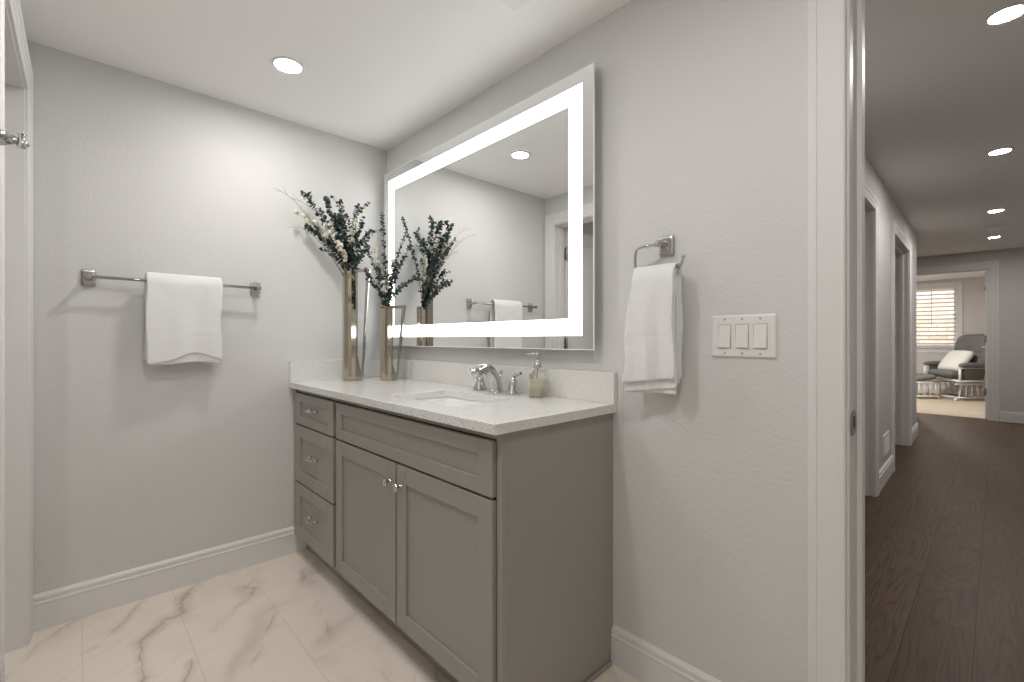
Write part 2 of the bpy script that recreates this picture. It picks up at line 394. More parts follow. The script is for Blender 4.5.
# closet door, swung open into the closet, hinged beside the left wall
def door_leaf(name, w, T, side_panels=((.10,.93),(1.06,1.93)), hinge_z=(.28,1.09,1.84), h=2.03, swing_knob=True, hinge_y=None):
    """leaf along +x of T, thickness along y 0..-.035 ; shaker panels recessed"""
    b = BM(); st = .105; xs0, xs1 = st, w-st; t = .035
    box(b, 0, st, -t, 0, .01, h, T); box(b, w-st, w, -t, 0, .01, h, T)
    zs = [.01] + [z for p in side_panels for z in p] + [h]
    for i in range(0, len(zs), 2): box(b, xs0, xs1, -t, 0, zs[i], zs[i+1], T)
    for z0, z1 in side_panels: box(b, xs0, xs1, -t+.009, -.009, z0, z1, T)
    d = struct(name, b, 'trim')
    for z in hinge_z:
        b = BM(); lathe(b, [(.001,-.058),(.005,-.056),(.0085,-.050),(.0085,.050),(.005,.056),(.001,.058)], T @ Vector((-.010, .006, z)), seg=14)
        box(b, -.0022, .0, -.034, .0, z-.050, z+.050, T); box(b, -.010, -.0022, -.001, .001, z-.048, z+.048, T)
        o = obj('hinge', b, 'hinge', d); o['label'] = 'satin nickel hinge'
    if swing_knob:
        b = BM(); k = T @ Vector((w-.065, .0, .93)); n = (T.to_3x3() @ Vector((0,1,0)))
        q = Vector((0,0,1)).rotation_difference(n).to_matrix().to_4x4()
        lathe(b, [(.001,0),(.032,0),(.032,.006),(.012,.012),(.012,.035),(.026,.045),(.029,.058),(.020,.068),(.001,.070)], k, T=q)
        o = obj('door_knob', b, 'hinge', d)
    return d
T = Matrix.Translation((CX0+.016, YC2-.012, 0)) @ Matrix.Rotation(-PI/2, 4, 'Z')
# leaf x axis -> -Y, its +y side faces +X
door_leaf('door_1', .735, T, hinge_z=(.30, 1.085, 1.83))

# ---- hall
XRH = .98
# the hall's left wall runs a hair out of square
def HT(): return Matrix.Translation((-.611, 4.24, 0)) @ Matrix.Rotation(math.atan(.0172), 4, 'Z') @ Matrix.Rotation(PI/2, 4, 'Z')
# local x runs along the hall (away), local y points into the side rooms (-X), local -y into the hall
TH = HT()
O1 = (-1.00, -.112); O2 = (.90, 2.12); END = 2.97
b = BM()
for d in ((-2.72, O1[0]-.018, 0, .12, 0, HH), (O1[1]+.018, O2[0]-.018, 0, .12, 0, HH), (O2[1]+.018, END, 0, .12, 0, HH),
          (O1[0]-.018, O1[1]+.018, 0, .12, DH+.018, HH), (O2[0]-.018, O2[1]+.018, 0, .12, DH+.018, HH)): box(b, *d, T=TH)
struct('wall_hall_left', b, 'hall_wall')
for n, O in ((7, O1), (10, O2)):
    casing('trim_%d' % n, O[0], O[1], DH, 0, -1, CAS, .005, T=TH)
    jamb('trim_%d' % (n+1), O[0], O[1], DH, -.001, .121, .045, .08, T=TH)
def bb_T(name, x0, x1, T, m='trim'):
    b = BM(); V = [[b.verts.new(T @ Vector((x, -q, z))) for q, z in BBP] for x in (x0, x1)]; n = len(BBP)
    for k in range(n): b.faces.new((V[0][k], V[0][(k+1)%n], V[1][(k+1)%n], V[1][k]))
    b.faces.new(V[0][::-1]); b.faces.new(V[1]); return struct(name, b, m)
bb_T('baseboard_hall_left', O1[1]+.092, O2[0]-.092, TH); bb_T('baseboard_hall_left_far', O2[1]+.092, END+.015, TH); bb_T('baseboard_hall_left_near', -2.69, O1[0]-.092, TH)
b = BM(); e = TH @ Vector((END, 0, 0))
baseboard('baseboard_hall_corner', (e.x-.02, e.y), (-2.4, e.y-.03), (0, 1))
# side rooms behind the hall's left wall: outer wall, and a partition between them
b = BM(); box(b, -2.5, -2.4, YH, 9.3, 0, HH); struct('wall_hall_outer_left', b, 'hall_wall')
b = BM(); box(b, -2.4, -.75, 4.68, 4.78, 0, HH); struct('wall_hall_partition', b, 'hall_wall')
b = BM(); box(b, -2.4, e.x-.01, e.y-.115, e.y-.005, 0, HH); struct('wall_hall_return', b, 'hall_wall')
b = BM(); box(b, XRH, XRH+.1, YH, 9.3, 0, HH); struct('wall_hall_right', b, 'hall_wall')
baseboard('baseboard_hall_right', (XRH, YH), (XRH, 9.17), (-1, 0))
# door of the second side room, swung open into it; the dark slit beside its hinges shows
T2 = TH @ Matrix.Translation((O2[1]-.016, .123, 0)) @ Matrix.Rotation(PI/2, 4, 'Z')
door_leaf('door_2', .76, T2, hinge_z=(.29, 1.12, 1.84), swing_knob=False)

# end wall and bedroom door
YE = 9.17; EX0, EX1, EDH = -.93, -.095, 2.10
b = BM()
for d in ((-2.5, EX0-.018, YE, YE+.13, 0, HH), (EX1+.018, 1.6, YE, YE+.13, 0, HH), (EX0-.018, EX1+.018, YE, YE+.13, EDH+.018, HH)): box(b, *d)
struct('wall_hall_end', b, 'hall_wall')
casing('trim_12', EX0, EX1, EDH, YE, -1, [(a*1.25, p) for a, p in CAS], .006)
casing('trim_13', EX0, EX1, EDH, YE+.13, 1)
jamb('trim_14', EX0, EX1, EDH, YE-.001, YE+.131, YE+.05, YE+.085)
baseboard('baseboard_hall_end', (EX1+.115, YE), (XRH, YE), (0, -1)); baseboard('baseboard_hall_end_left', (-2.4, YE), (EX0-.115, YE), (0, -1))
T3 = Matrix.Translation((EX1-.030, YE+.145, 0)) @ Matrix.Rotation(math.radians(89.3), 4, 'Z')
door_leaf('door_3', .80, T3, side_panels=((.10,.93),(1.06,1.97)), hinge_z=(.38, 1.13, 1.87), h=2.08, swing_knob=False)

# bedroom shell with the window
YW = 12.9; WX0, WX1, WZ0, WZ1 = -1.60, -.575, .96, 2.20
b = BM()
for d in ((-2.9, WX0, YW, YW+.14, 0, HH), (WX1, 1.6, YW, YW+.14, 0, HH), (WX0, WX1, YW, YW+.14, 0, WZ0), (WX0, WX1, YW, YW+.14, WZ1, HH)): box(b, *d)
struct('wall_bedroom_back', b, 'hall_wall')
b = BM(); box(b, -2.9, -2.8, 9.3, YW, 0, HH); box(b, 1.5, 1.6, 9.3, YW, 0, HH); box(b, -2.9, -2.5, 9.2, 9.3, 0, HH); struct('wall_bedroom_side', b, 'hall_wall')
baseboard('baseboard_bedroom', (-2.8, YW), (1.5, YW), (0, -1))
casing('trim_15', WX0, WX1, WZ1, YW, -1, [(a*1.05, p) for a, p in CAS], .003, zb=WZ0)
b = BM(); box(b, WX0-.11, WX1+.11, YW-.05, YW+.02, WZ0-.028, WZ0); box(b, WX0-.09, WX1+.09, YW-.018, YW, WZ0-.12, WZ0-.028); struct('trim_16', b, 'trim', bevel=.004)
b = BM(); fr = .045
for d in ((WX0, WX0+fr, YW+.07, YW+.12, WZ0, WZ1), (WX1-fr, WX1, YW+.07, YW+.12, WZ0, WZ1), (WX0+fr, WX1-fr, YW+.07, YW+.12, WZ0, WZ0+fr), (WX0+fr, WX1-fr, YW+.07, YW+.12, WZ1-fr, WZ1)): box(b, *d)
wf = struct('window_1', b, 'vinyl')
bx('window_pane', (WX0+fr, WX1-fr, YW+.093, YW+.097, WZ0+fr, WZ1-fr), 'glass', wf)
b = BM(); box(b, -6, 5, 14.9, 15.2, -.2, 3.6); struct('exterior_stone_wall', b, 'stone')
b = BM(); box(b, -6, 5, 13.1, 14.9, -.3, -.1); struct('ground_outside', b, 'stone')

# ------------------------------------------------------------------ vanity
VX0, VX1, VY, VZ = XA+.002, -.925, .838, .874      # carcass face plane VY, doors stand proud of it to .82
van = thing('bathroom_vanity', 'grey shaker vanity cabinet under the white quartz counter', 'vanity', (VX0, VY, 0))
bpy.context.view_layer.update()
O = Matrix.Translation((-VX0, -VY, 0))
def vb(bm, *d, **k): return box(bm, *d, T=O, **k)
def vobj(name, bm, m, parent=None, **kw): 
    return obj(name, bm, m, van if parent is None else parent, **kw)
b = BM(); vb(b, VX0, VX1-.018, VY+.004, YB-.002, .105, .70); vb(b, VX0, VX1-.018, VY+.02, VY+.05, .70, VZ-.001); vb(b, VX0, VX1-.018, YB-.03, YB-.002, .70, VZ-.001)
vb(b, VX0, VX0+.018, VY+.02, YB-.002, .70, VZ-.001); vb(b, -2.03, -2.005, VY+.02, YB-.03, .70, VZ-.001)
vobj('carcass', b, 'gap')
b = BM()   # face frame
for d in ((VX0, -2.520, .105, VZ), (-.947, VX1, .0, VZ), (-2.52, -.947, .852, VZ-.001)):
    vb(b, d[0]+.0, d[1], VY-.004, VY+.016, d[2], d[3])
vb(b, VX0, -2.5225, VY-.017, VY-.004, .105, VZ-.004)
vobj('face_frame', b, 'cab', bevel=.0008)
b = BM(); vb(b, VX1-.018, VX1, VY+.016, YB-.001, .0, VZ-.001)
vobj('side_panel', b, 'cab', bevel=.001)
b = BM(); vb(b, VX1-.0, VX1+.011, VY+.0, YB-.0175, 0, .014); vobj('shoe_moulding', b, 'cab', bevel=.005)
b = BM(); vb(b, VX0+.0005, VX1-.019, VY+.052, VY+.066, 0, .104); vobj('toe_kick', b, 'cab')
def shaker(name, x0, x1, z0, z1, st=.058, rail=None):
    rail = rail or st; b = BM(); f0, f1 = VY-.018, VY-.001
    vb(b, x0, x0+st, f0, f1, z0, z1); vb(b, x1-st, x1, f0, f1, z0, z1)
    vb(b, x0+st, x1-st, f0, f1, z0, z0+rail); vb(b, x0+st, x1-st, f0, f1, z1-rail, z1)
    d = vobj(name, b, 'cab', bevel=.0018)
    b = BM(); vb(b, x0+st, x1-st, f0+.008, f1, z0+rail, z1-rail); obj('centre_panel', b, 'cab', d)
    return d
def pull(parent, x, z):
    b = BM(); y = VY-.018
    for s in (-1, 1): tube(b, [O@Vector((x+s*.038, y, z)), O@Vector((x+s*.038, y-.006, z)), O@Vector((x+s*.037, y-.022, z))], [.008,.0055,.0045], 10)
    pts = [O@Vector((x+t*.047, y-.024-.006*(1-t*t), z+.0)) for t in [i/8-1 for i in range(17)]]
    tube(b, pts, [.0035+.0030*(1-abs(i/8-1)) for i in range(17)], 10)
    obj('pull_handle', b, 'chrome', parent)
def knob(parent, x, z):
    b = BM(); Q = Matrix.Rotation(PI/2, 4, 'X')
    lathe(b, [(.0085,0),(.0085,.002),(.005,.005),(.0045,.012),(.0095,.017),(.0145,.021),(.0155,.025),(.011,.029),(.0005,.0305)], O@Vector((x, VY-.018, z)), T=Q, seg=20)
    obj('knob', b, 'chrome', parent)
for z0, z1, hz in ((.692,.848,.788), (.392,.684,.550), (.108,.384,.262)):
    d = shaker('drawer', -2.517, -2.034, z0, z1, .060, .042 if z1 > .8 else .060); pull(d, -2.262, (z0+z1)/2+.012)
shaker('false_drawer_front', -2.003, -.950, .692, .848, .060, .045)
d = shaker('door', -2.003, -1.4795, .108, .684, .062); knob(d, -1.515, .613)
d = shaker('door', -1.4695, -.950, .108, .684, .062); knob(d, -1.438, .611)

# counter, splashes
CXR, CYF, CT = -.9085, .795, .904
b = BM()
slab_holes(b, [[(XA+.001, CYF), (CXR, CYF), (CXR, YB-.001), (XA+.001, YB-.001)], rrect(-1.675, -1.250, .905, 1.185, .022, 4)], VZ, CT, lambda u, v, w: (u, v, w))
ct = obj('quartz_countertop', b, 'quartz', bevel=.002)
tag(ct, 'white speckled quartz countertop with a sink cutout on the grey vanity', 'countertop')
b = BM(); box(b, XA+.021, CXR, YB-.021, YB-.001, CT, CT+.108); o = obj('backsplash', b, 'quartz', bevel=.0015)
tag(o, 'long speckled quartz backsplash strip below the lighted mirror', 'backsplash')
b = BM(); box(b, XA+.001, XA+.021, CYF+.004, YB-.001, CT, CT+.108); o = obj('side_splash', b, 'quartz', bevel=.0015)
tag(o, 'short quartz side splash against the towel bar wall', 'backsplash')

# undermount sink
b = BM(); rows = []
for z, g, r in ((VZ, .030, .05), (VZ-.0005, .004, .026), (VZ-.02, .001, .03), (VZ-.11, -.012, .045), (VZ-.135, -.032, .06), (VZ-.142, -.070, .05), (VZ-.146, -.105, .03)):
    rows.append([(x, y, z) for x, y in rrect(-1.675-g, -1.250+g, .905-g, 1.185+g, r, 6)])
loops(b, rows, False, True)
rows = [[(x, y, z) for x, y in rrect(-1.675-g, -1.250+g, .905-g, 1.185+g, r, 6)] for z, g, r in ((VZ, .030, .05), (VZ-.012, .030, .05), (VZ-.02,.012,.04), (VZ-.11, .0, .05), (VZ-.157, -.05, .05))]
loops(b, rows, False, True)
sk = obj('undermount_sink', b, 'ceramic'); tag(sk, 'white rectangular undermount sink below the quartz counter', 'sink')
b = BM(); lathe(b, [(.001,0),(.021,0),(.023,.002),(.018,.004),(.016,.001),(.0155,.004),(.012,.006),(.001,.0065)], (-1.4625, 1.045, VZ-.146)); obj('drain', b, 'chrome', sk)

# widespread faucet: spout and two lever handles, all one fitting
FX, FY = -1.453, 1.272
fc = thing('faucet', 'chrome widespread faucet with arched spout and two lever handles behind the sink', 'faucet', (FX, FY, CT))
b = BM(); lathe(b, [(.030,0),(.030,.004),(.026,.008),(.022,.012)], seg=28)
pts = bez((0,.006,.006), (0,.002,.062), (0,-.028,.128), (0,-.100,.090), 18) + [Vector((0,-.116,.078))]
rd = [(.0295-.0105*(i/19), .0275-.0135*(i/19)) for i in range(20)]; rd[-1] = (.0155,.0105)
tube(b, pts, rd, 20)
obj('spout', b, 'chrome', fc, smooth=True)
for s in (-1, 1):
    b = BM(); c = (-.114 if s < 0 else .098, .012, 0)
    lathe(b, [(.031,0),(.032,.003),(.030,.008),(.025,.020),(.0195,.036),(.0155,.046),(.0185,.048),(.0185,.052),(.013,.056),(.011,.066),(.004,.073),(.001,.074)], c, seg=28)
    hb = obj('handle_base', b, 'chrome', fc)
    b = BM(); p = bez((c[0], c[1], .062), (c[0]+s*.004, c[1], .085), (c[0]+s*.028, c[1]-.004, .076), (c[0]+s*.055, c[1]-.012, .089), 12)
    tube(b, p, [(.0095-.003*abs(i/12-.2), .007) for i in range(12)]+[(.007,.006)], 12); obj('lever', b, 'chrome', fc)
b = BM(); tube(b, [(0,.030,0),(0,.030,.060),(0,.032,.078)], [.0028,.0028,.0028], 8); lathe(b, [(.001,0),(.006,.003),(.0065,.009),(.004,.014),(.001,.015)], (0,.0325,.078), seg=12)
obj('lift_rod', b, 'chrome', fc)

# soap dispenser
sd = thing('soap_dispenser', 'clear glass pump bottle of pale yellow soap right of the faucet', 'soap dispenser', (-1.222, 1.288, CT), .15)
def rr3(h, z, r, n=6): return [(x, y, z) for x, y in rrect(-h, h, -h, h, min(r, h*.98), n)]
b = BM(); loops(b, [rr3(.025,.0,.006), rr3(.026,.003,.006), rr3(.026,.086,.006), rr3(.023,.095,.014), rr3(.013,.103,.0125), rr3(.0125,.114,.012)])
obj('bottle', b, 'glass', sd)
b = BM(); loops(b, [rr3(.0245,.004,.005), rr3(.0245,.070,.005)]); obj('soap', b, 'liquid', sd)
b = BM(); lathe(b, [(.0145,.113),(.0145,.130),(.011,.132),(.005,.134),(.0045,.158),(.008,.160),(.0085,.168),(.005,.170),(.001,.1705)], seg=20)
tube(b, [(0,0,.165),(-.022,-.010,.166),(-.044,-.021,.163)], [.0045,.004,.003], 10)
tube(b, [(0,0,.113),(0,0,.012)], .002, 8)
obj('pump', b, 'nickel', sd)

# ------------------------------------------------------------------ lighted mirror
MX0, MX1, MZ0, MZ1, MY = -2.500, -.9745, 1.089, 2.1035, 1.315
mr = thing('lighted_mirror', 'large frameless wall mirror with a glowing frosted band inset from its edge', 'mirror', (MX0, YB, MZ0))
OM = Matrix.Translation((-MX0, -YB, -MZ0))
b = BM(); box(b, MX0+.03, MX1-.03, MY+.0055, YB-.0005, MZ0+.03, MZ1-.03, OM); obj('back_box', b, 'vinyl', mr)
b = BM(); vs = box(b, MX0, MX1, MY, MY+.005, MZ0, MZ1, OM)
b.normal_update()
for f in b.faces:
    f.material_index = 0 if abs(f.normal.y) > .5 else 1
obj('mirror_glass', b, ['mirror', 'edge'], mr)
b = BM(); q_ = .0035
slab_holes(b, [[(MX0, MZ0), (MX1, MZ0), (MX1, MZ1), (MX0, MZ1)], [(MX0+q_, MZ0+q_), (MX1-q_, MZ0+q_), (MX1-q_, MZ1-q_), (MX0+q_, MZ1-q_)]],
           MY-.0006, MY-.0001, lambda u, v, q: OM @ Vector((u, q, v)))
obj('painted_edge_glow', b, 'edge', mr)  # bright line of edge light, painted as a pale strip round the mirror
b = BM(); g, w = .052, .063
slab_holes(b, [[(MX0+g, MZ0+g), (MX1-g, MZ0+g), (MX1-g, MZ1-g), (MX0+g, MZ1-g)], [(MX0+g+w, MZ0+g+w), (MX1-g-w, MZ0+g+w), (MX1-g-w, MZ1-g-w), (MX0+g+w, MZ1-g-w)]],
           MY-.0008, MY-.0001, lambda u, v, q: OM @ Vector((u, q, v)))
obj('light_band', b, 'band', mr, label='glowing frosted light band')

# ------------------------------------------------------------------ ceiling fixtures
def downlight(x, y, z, label, lampm, r=.050, group=None):
    t = thing('ceiling_light', label, 'ceiling light', (x, y, z), 0, group)
    b = BM(); lathe(b, [(r+.010,-.0005),(r+.010,-.004),(r+.007,-.006),(r+.001,-.006),(r,-.003)], seg=36); obj('trim_ring', b, 'plastic', t)
    b = BM(); lathe(b, [(r,-.0042),(r*.5,-.0048),(.001,-.005)], seg=36); obj('diffuser', b, lampm, t, label='glowing white diffuser')
downlight(-2.042, .634, HB, 'glowing round recessed light in the bathroom ceiling, the one above the vanity end', 'lamp')
downlight(-1.10, .22, HB, 'unseen round fill light added to the bathroom ceiling in front of the vanity', 'lamp')  # added out of view to even out the bathroom light
downlight(-.20, .45, HB, 'unseen round fill light added to the bathroom ceiling near the hall doorway', 'lamp')  # second fill lamp, added outside the frame
for y, lb in ((2.53,'glowing recessed hall light nearest the bathroom doorway'), (4.35,'second glowing recessed hall light from the bathroom doorway'),
              (6.33,'third glowing recessed hall light, on the near side of the smoke detector'), (7.96,'glowing recessed hall light nearest the bedroom door')):
    downlight({2.53:.024, 4.35:.009, 6.33:-.014, 7.96:-.032}[y], y, HH, lb, 'lamp_hall', .048)
downlight(-1.45, -1.1, HB, 'unseen round fill light added to the closet ceiling behind the open door', 'lamp')  # added to light the closet door leaf reflected in the mirror
downlight(-1.2, 10.4, HH, 'unseen round fill light added to the far bedroom ceiling', 'fill_bed')  # hidden above the door head, added to brighten the bedroom
sm = thing('smoke_detector', 'white round smoke detector on the hall ceiling between two recessed lights', 'smoke detector', (-.02, 7.2, HH))
b = BM(); lathe(b, [(.068,-.0005),(.068,-.010),(.062,-.014)], seg=32); obj('mounting_base', b, 'plastic', sm)
b = BM(); lathe(b, [(.058,-.014),(.060,-.022),(.052,-.034),(.030,-.038),(.001,-.039)], seg=32); obj('cover', b, 'plastic', sm)
vn = thing('ceiling_vent', 'square white exhaust vent cover on the bathroom ceiling above the vanity', 'vent', (-1.005, .955, HB))
b = BM(); loops(b, [[(x, y, z) for x, y in rrect(-.15+q, .15-q, -.15+q, .15-q, .012, 3)] for z, q in ((-.0005,0),(-.006,0),(-.016,.014),(-.017,.030))], smooth=False); obj('cover', b, 'plastic', vn)
for k in range(7):
    bx('louver', (-.095, .095, -.093+k*.028, -.080+k*.028, -.0195, -.0165), 'dark', vn)  # dark strips painted for the shade inside the vent slots

# ------------------------------------------------------------------ wall fittings
def square_plate(bm, T, w=.046, h=.068):
    """flared rectangular escutcheon, T maps local z to the outward normal"""
    rows = []
    for z, s in ((0,1),(.004,1),(.008,.94),(.010,.72),(.014,.58),(.024,.40)):
        rows.append([T @ Vector((x*s, y*s, z)) for x, y in rrect(-w/2, w/2, -h/2, h/2, .007, 3)])
    loops(bm, rows, smooth=False)
TW = lambda y, z: Matrix(((0,0,1,XA),(1,0,0,y),(0,1,0,z),(0,0,0,1)))       # local x->Y, y->Z, z->+X
TBk = lambda x, z: Matrix(((1,0,0,x),(0,0,-1,YB),(0,1,0,z),(0,0,0,1)))     # local x->X, y->Z, z->-Y
BAR_Y0, BAR_Y1, BAR_Z = .024, .638, 1.379
tb = thing('towel_bar', 'brushed nickel towel bar on the left wall carrying a white towel', 'towel bar')
for y in (BAR_Y0, BAR_Y1):
    b = BM(); T = TW(y, BAR_Z); square_plate(b, T)
    tube(b, [T@Vector((0,0,.018)), T@Vector((0,0,.045)), T@Vector((0,0,.060)), T@Vector((0,0,.070)), T@Vector((0,0,.079))], [.013,.0075,.010,.012,.008], 18)
    obj('mounting_post', b, 'nickel', tb, bevel=.0008)
b = BM(); BX = XA+.066; tube(b, [(BX, BAR_Y0-.010, BAR_Z), (BX, BAR_Y1+.010, BAR_Z)], .0068, 18); obj('bar', b, 'nickel', tb)

def towel(name, T, w, top_r, front, back, label, group=None, wave=1.0, seed=1, layers=((0,0,0),), taper=0.0, hem=None, skew=0.0):
    """a towel folded lengthwise and hung over a bar. local x along the bar, y outward from wall, z up; origin on the bar axis"""
    rnd = random.Random(seed); ph = [rnd.uniform(0, 6) for _ in range(6)]
    tw = thing(name, label, 'towel', T.translation, 0, group)
    To = T.copy(); To.translation = (0,0,0)
    b = BM(); nx = 26; band_rows = []
    hem = hem or (lambda u: .006*math.sin(u*2.4+ph[3]))
    def surf(u, s, off, fr, bk, ins):
        # s: 0 back bottom .. 1 over .. 2 front bottom ; u -1..1
        r = top_r + off
        if s < .9:
            z = -bk*(1-s/.9); y = -r*.95
        elif s < 1.1:
            a = (s-.9)/.2*PI; y = -math.cos(a)*r; z = math.sin(a)*r*1.3
        else:
            t = (s-1.1)/.9; z = -fr*t; y = r + .004*math.sin(3*t+ph[0])*wave
            y += (.006*math.sin(u*3+ph[1]) + .004*math.sin(u*7+ph[2]))*t*wave
            z += (hem(u) if off >= 0 else hem(u)*.25)*t*t
        tt = max(0, s-1.1)/.9
        x = skew*tt + u*(w/2-ins)*(1 + taper*tt) + .003*math.sin(s*9+ph[4])*(1 if u > 0 else .6)*wave
        return Vector((x, y, z))
    for off, dfr, ins in layers:
        rows = []
        ss = [i/16*.9 for i in range(16)] + [.9+.2*i/8 for i in range(8)] + [1.1+.9*i/26 for i in range(27)]
        for s in ss:
            rows.append([surf(-1+2*i/nx, s, off, front+dfr, back+dfr*.6, ins) for i in range(nx+1)])
        V = [[b.verts.new(To @ p) for p in r] for r in rows]
        for i in range(len(V)-1):
            tz = ss[i]
            for k in range(nx):
                f = b.faces.new((V[i][k], V[i][k+1], V[i+1][k+1], V[i+1][k])); f.smooth = True
                if 1.60 < tz < 1.68: f.material_index = 1
    o = obj('cloth', b, ['terry', 'terry_band'], tw)
    so = o.modifiers.new('thick', 'SOLIDIFY'); so.thickness = .0075; so.offset = 0
    be = o.modifiers.new('round', 'BEVEL'); be.width = .003; be.segments = 2; be.limit_method = 'ANGLE'; be.angle_limit = 1.0
    tx = bpy.data.textures.new('tow', 'CLOUDS'); tx.noise_scale = .05
    dp = o.modifiers.new('soft', 'DISPLACE'); dp.texture = tx; dp.strength = .004; dp.mid_level = .5
    return tw
# local x->+Y, y->+X (outward), z->Z
Tt = Matrix(((0,1,0,BX),(1,0,0,.339),(0,0,1,BAR_Z),(0,0,0,1)))
towel('towel', Tt, .274, .025, .358, .340, 'white terry hand towel folded over the towel bar on the left wall', layers=((0,0,0),(-.0085,.006,.008)), seed=3, hem=lambda u: .040*math.exp(-((u-.25)/.55)**2)+.008*(u+1)/2)

# towel ring
tr = thing('towel_ring', 'open brushed nickel towel ring mounted between the mirror and the light switches', 'towel ring')
PX, PZ = -.722, 1.424
b = BM(); T = TBk(PX, PZ); square_plate(b, T, .050, .066)
tube(b, [T@Vector((0,0,.018)), T@Vector((0,0,.040)), T@Vector((0,0,.052)), T@Vector((0,0,.062)), T@Vector((0,0,.068))], [.013,.0075,.010,.0105,.006], 18)
obj('mounting_post', b, 'nickel', tr, bevel=.0008)
RY = YB-.056
pts = [(PX+.004, RY, PZ), (PX-.050, RY, PZ-.001), (PX-.071, RY, PZ-.004), (PX-.079, RY, PZ-.012)] 
pts += bez((PX-.080, RY, PZ-.018), (PX-.085, RY, PZ-.045), (PX-.082, RY, PZ-.080), (PX-.066, RY, PZ-.095), 8)
pts += [(PX-.055, RY, PZ-.099), (PX-.03, RY, PZ-.1005), (PX, RY, PZ-.101), (PX+.03, RY, PZ-.1005)]
pts += bez((PX+.045, RY, PZ-.100), (PX+.064, RY, PZ-.092), (PX+.076, RY, PZ-.074), (PX+.080, RY, PZ-.050), 8)
b = BM(); tube(b, pts, .0045, 12); lathe(b, [(.001,-.003),(.006,-.002),(.006,.004),(.001,.006)], pts[-1], seg=12)
obj('ring', b, 'nickel', tr)
Tr = Matrix(((-1,0,0,PX-.006),(0,-1,0,RY),(0,0,1,PZ-.104),(0,0,0,1)))
towel('towel', Tr, .140, .0150, .350, .325, 'white terry towel hanging in thick folds through the towel ring', layers=((0,0,0),(.0125,-.030,.0),(-.0070,.010,.004)), seed=8, taper=.26, skew=.016, wave=1.4, hem=lambda u: -.012*u)

# triple rocker switch
sw = thing('light_switch_plate', 'white three-gang rocker switch plate between the towel ring and the hall doorway', 'light switch')
T = TBk(-.4935, 1.137)
b = BM(); loops(b, [[T@Vector((x,y,z)) for x, y in rrect(-.0865+q,.0865-q,-.0605+q,.0605-q,.004,3)] for z, q in ((.0003,0),(.003,0),(.0058,.004),(.0062,.007))], smooth=False); obj('cover_plate', b, 'plastic', sw)
for k in (-1, 0, 1):
    cx = k*.0475
    b = BM(); box(b, cx-.0180, cx+.0180, -.0345, .0345, .0055, .0066, T); obj('switch_frame', b, 'plastic_line', sw)
    b = BM(); V = [T@Vector(p) for p in ((cx-.0163,-.0325,.0066),(cx+.0163,-.0325,.0066),(cx+.0163,.0325,.0066),(cx-.0163,.0325,.0066),
                                         (cx-.0163,-.0325,.0115),(cx+.0163,-.0325,.0115),(cx+.0163,.0325,.0075),(cx-.0163,.0325,.0075))]
    v = [b.verts.new(p) for p in V]
    for f in ((0,3,2,1),(4,5,6,7),(0,1,5,4),(1,2,6,5),(2,3,7,6),(3,0,4,7)): b.faces.new([v[i] for i in f])
    obj('rocker', b, 'plastic', sw, bevel=.0006)
    for s in (-1, 1):
        b = BM(); q = Matrix(((1,0,0,0),(0,0,-1,0),(0,1,0,0),(0,0,0,1)))
        lathe(b, [(.0032,0),(.0032,.0006),(.001,.0009)], T@Vector((cx, s*.0485, .0062)), T=q, seg=12); obj('screw', b, 'plastic_line', sw)

# robe hook on the door wall, right beside the camera
rh = thing('robe_hook', 'polished chrome robe hook sticking out by the closet door casing', 'hook')
hx, hz = -1.17, 1.474
TC = Matrix(((-1,0,0,hx),(0,0,1,YC),(0,1,0,hz),(0,0,0,1)))
b = BM(); square_plate(b, TC, .048, .060); obj('mounting_plate', b, 'chrome', rh, bevel=.0008)
b = BM(); tube(b, [TC@Vector((0,0,.015)), TC@Vector((0,0,.032)), TC@Vector((0,0,.054)), TC@Vector((0,.0,.071))], [.021,.018,.0125,.0055], 20)
obj('arm', b, 'chrome', rh)
b = BM(); lathe(b, [(.001,-.013),(.0060,-.0115),(.0066,-.008),(.0050,-.004),(.0043,.006),(.0046,.010),(.0066,.0125),(.0066,.0145),(.001,.0155)], TC@Vector((0,0,.075)), seg=20)
lathe(b, [(.001,-.004),(.005,-.002),(.0055,.002),(.001,.005)], TC@Vector((-.006,-.006,.081)), seg=14)
obj('peg', b, 'chrome', rh)

# register on the hall's left wall
rg = thing('wall_register', 'white louvred air register low on the hall wall between the two side doorways', 'vent')
b = BM(); x0, x1, z0, z1 = .30, .62, .20, .375
rows = [[TH@Vector((x, -z, y)) for x, y in rrect(x0+q, x1-q, z0+q, z1-q, .006, 2)] for z, q in ((.0005,0),(.006,0),(.010,.008),(.010,.022),(.004,.024))]
loops(b, rows, smooth=False); obj('frame', b, 'plastic', rg)
for k in range(8):
    b = BM(); z = z0+.032+k*.0155
    v = [b.verts.new(TH@Vector(p)) for p in ((x0+.025,-.0045,z+.009),(x1-.025,-.0045,z+.009),(x1-.025,-.0095,z),(x0+.025,-.0095,z))]; b.faces.new(v)
    o = obj('louver', b, 'plastic', rg); s = o.modifiers.new('t','SOLIDIFY'); s.thickness = .0012

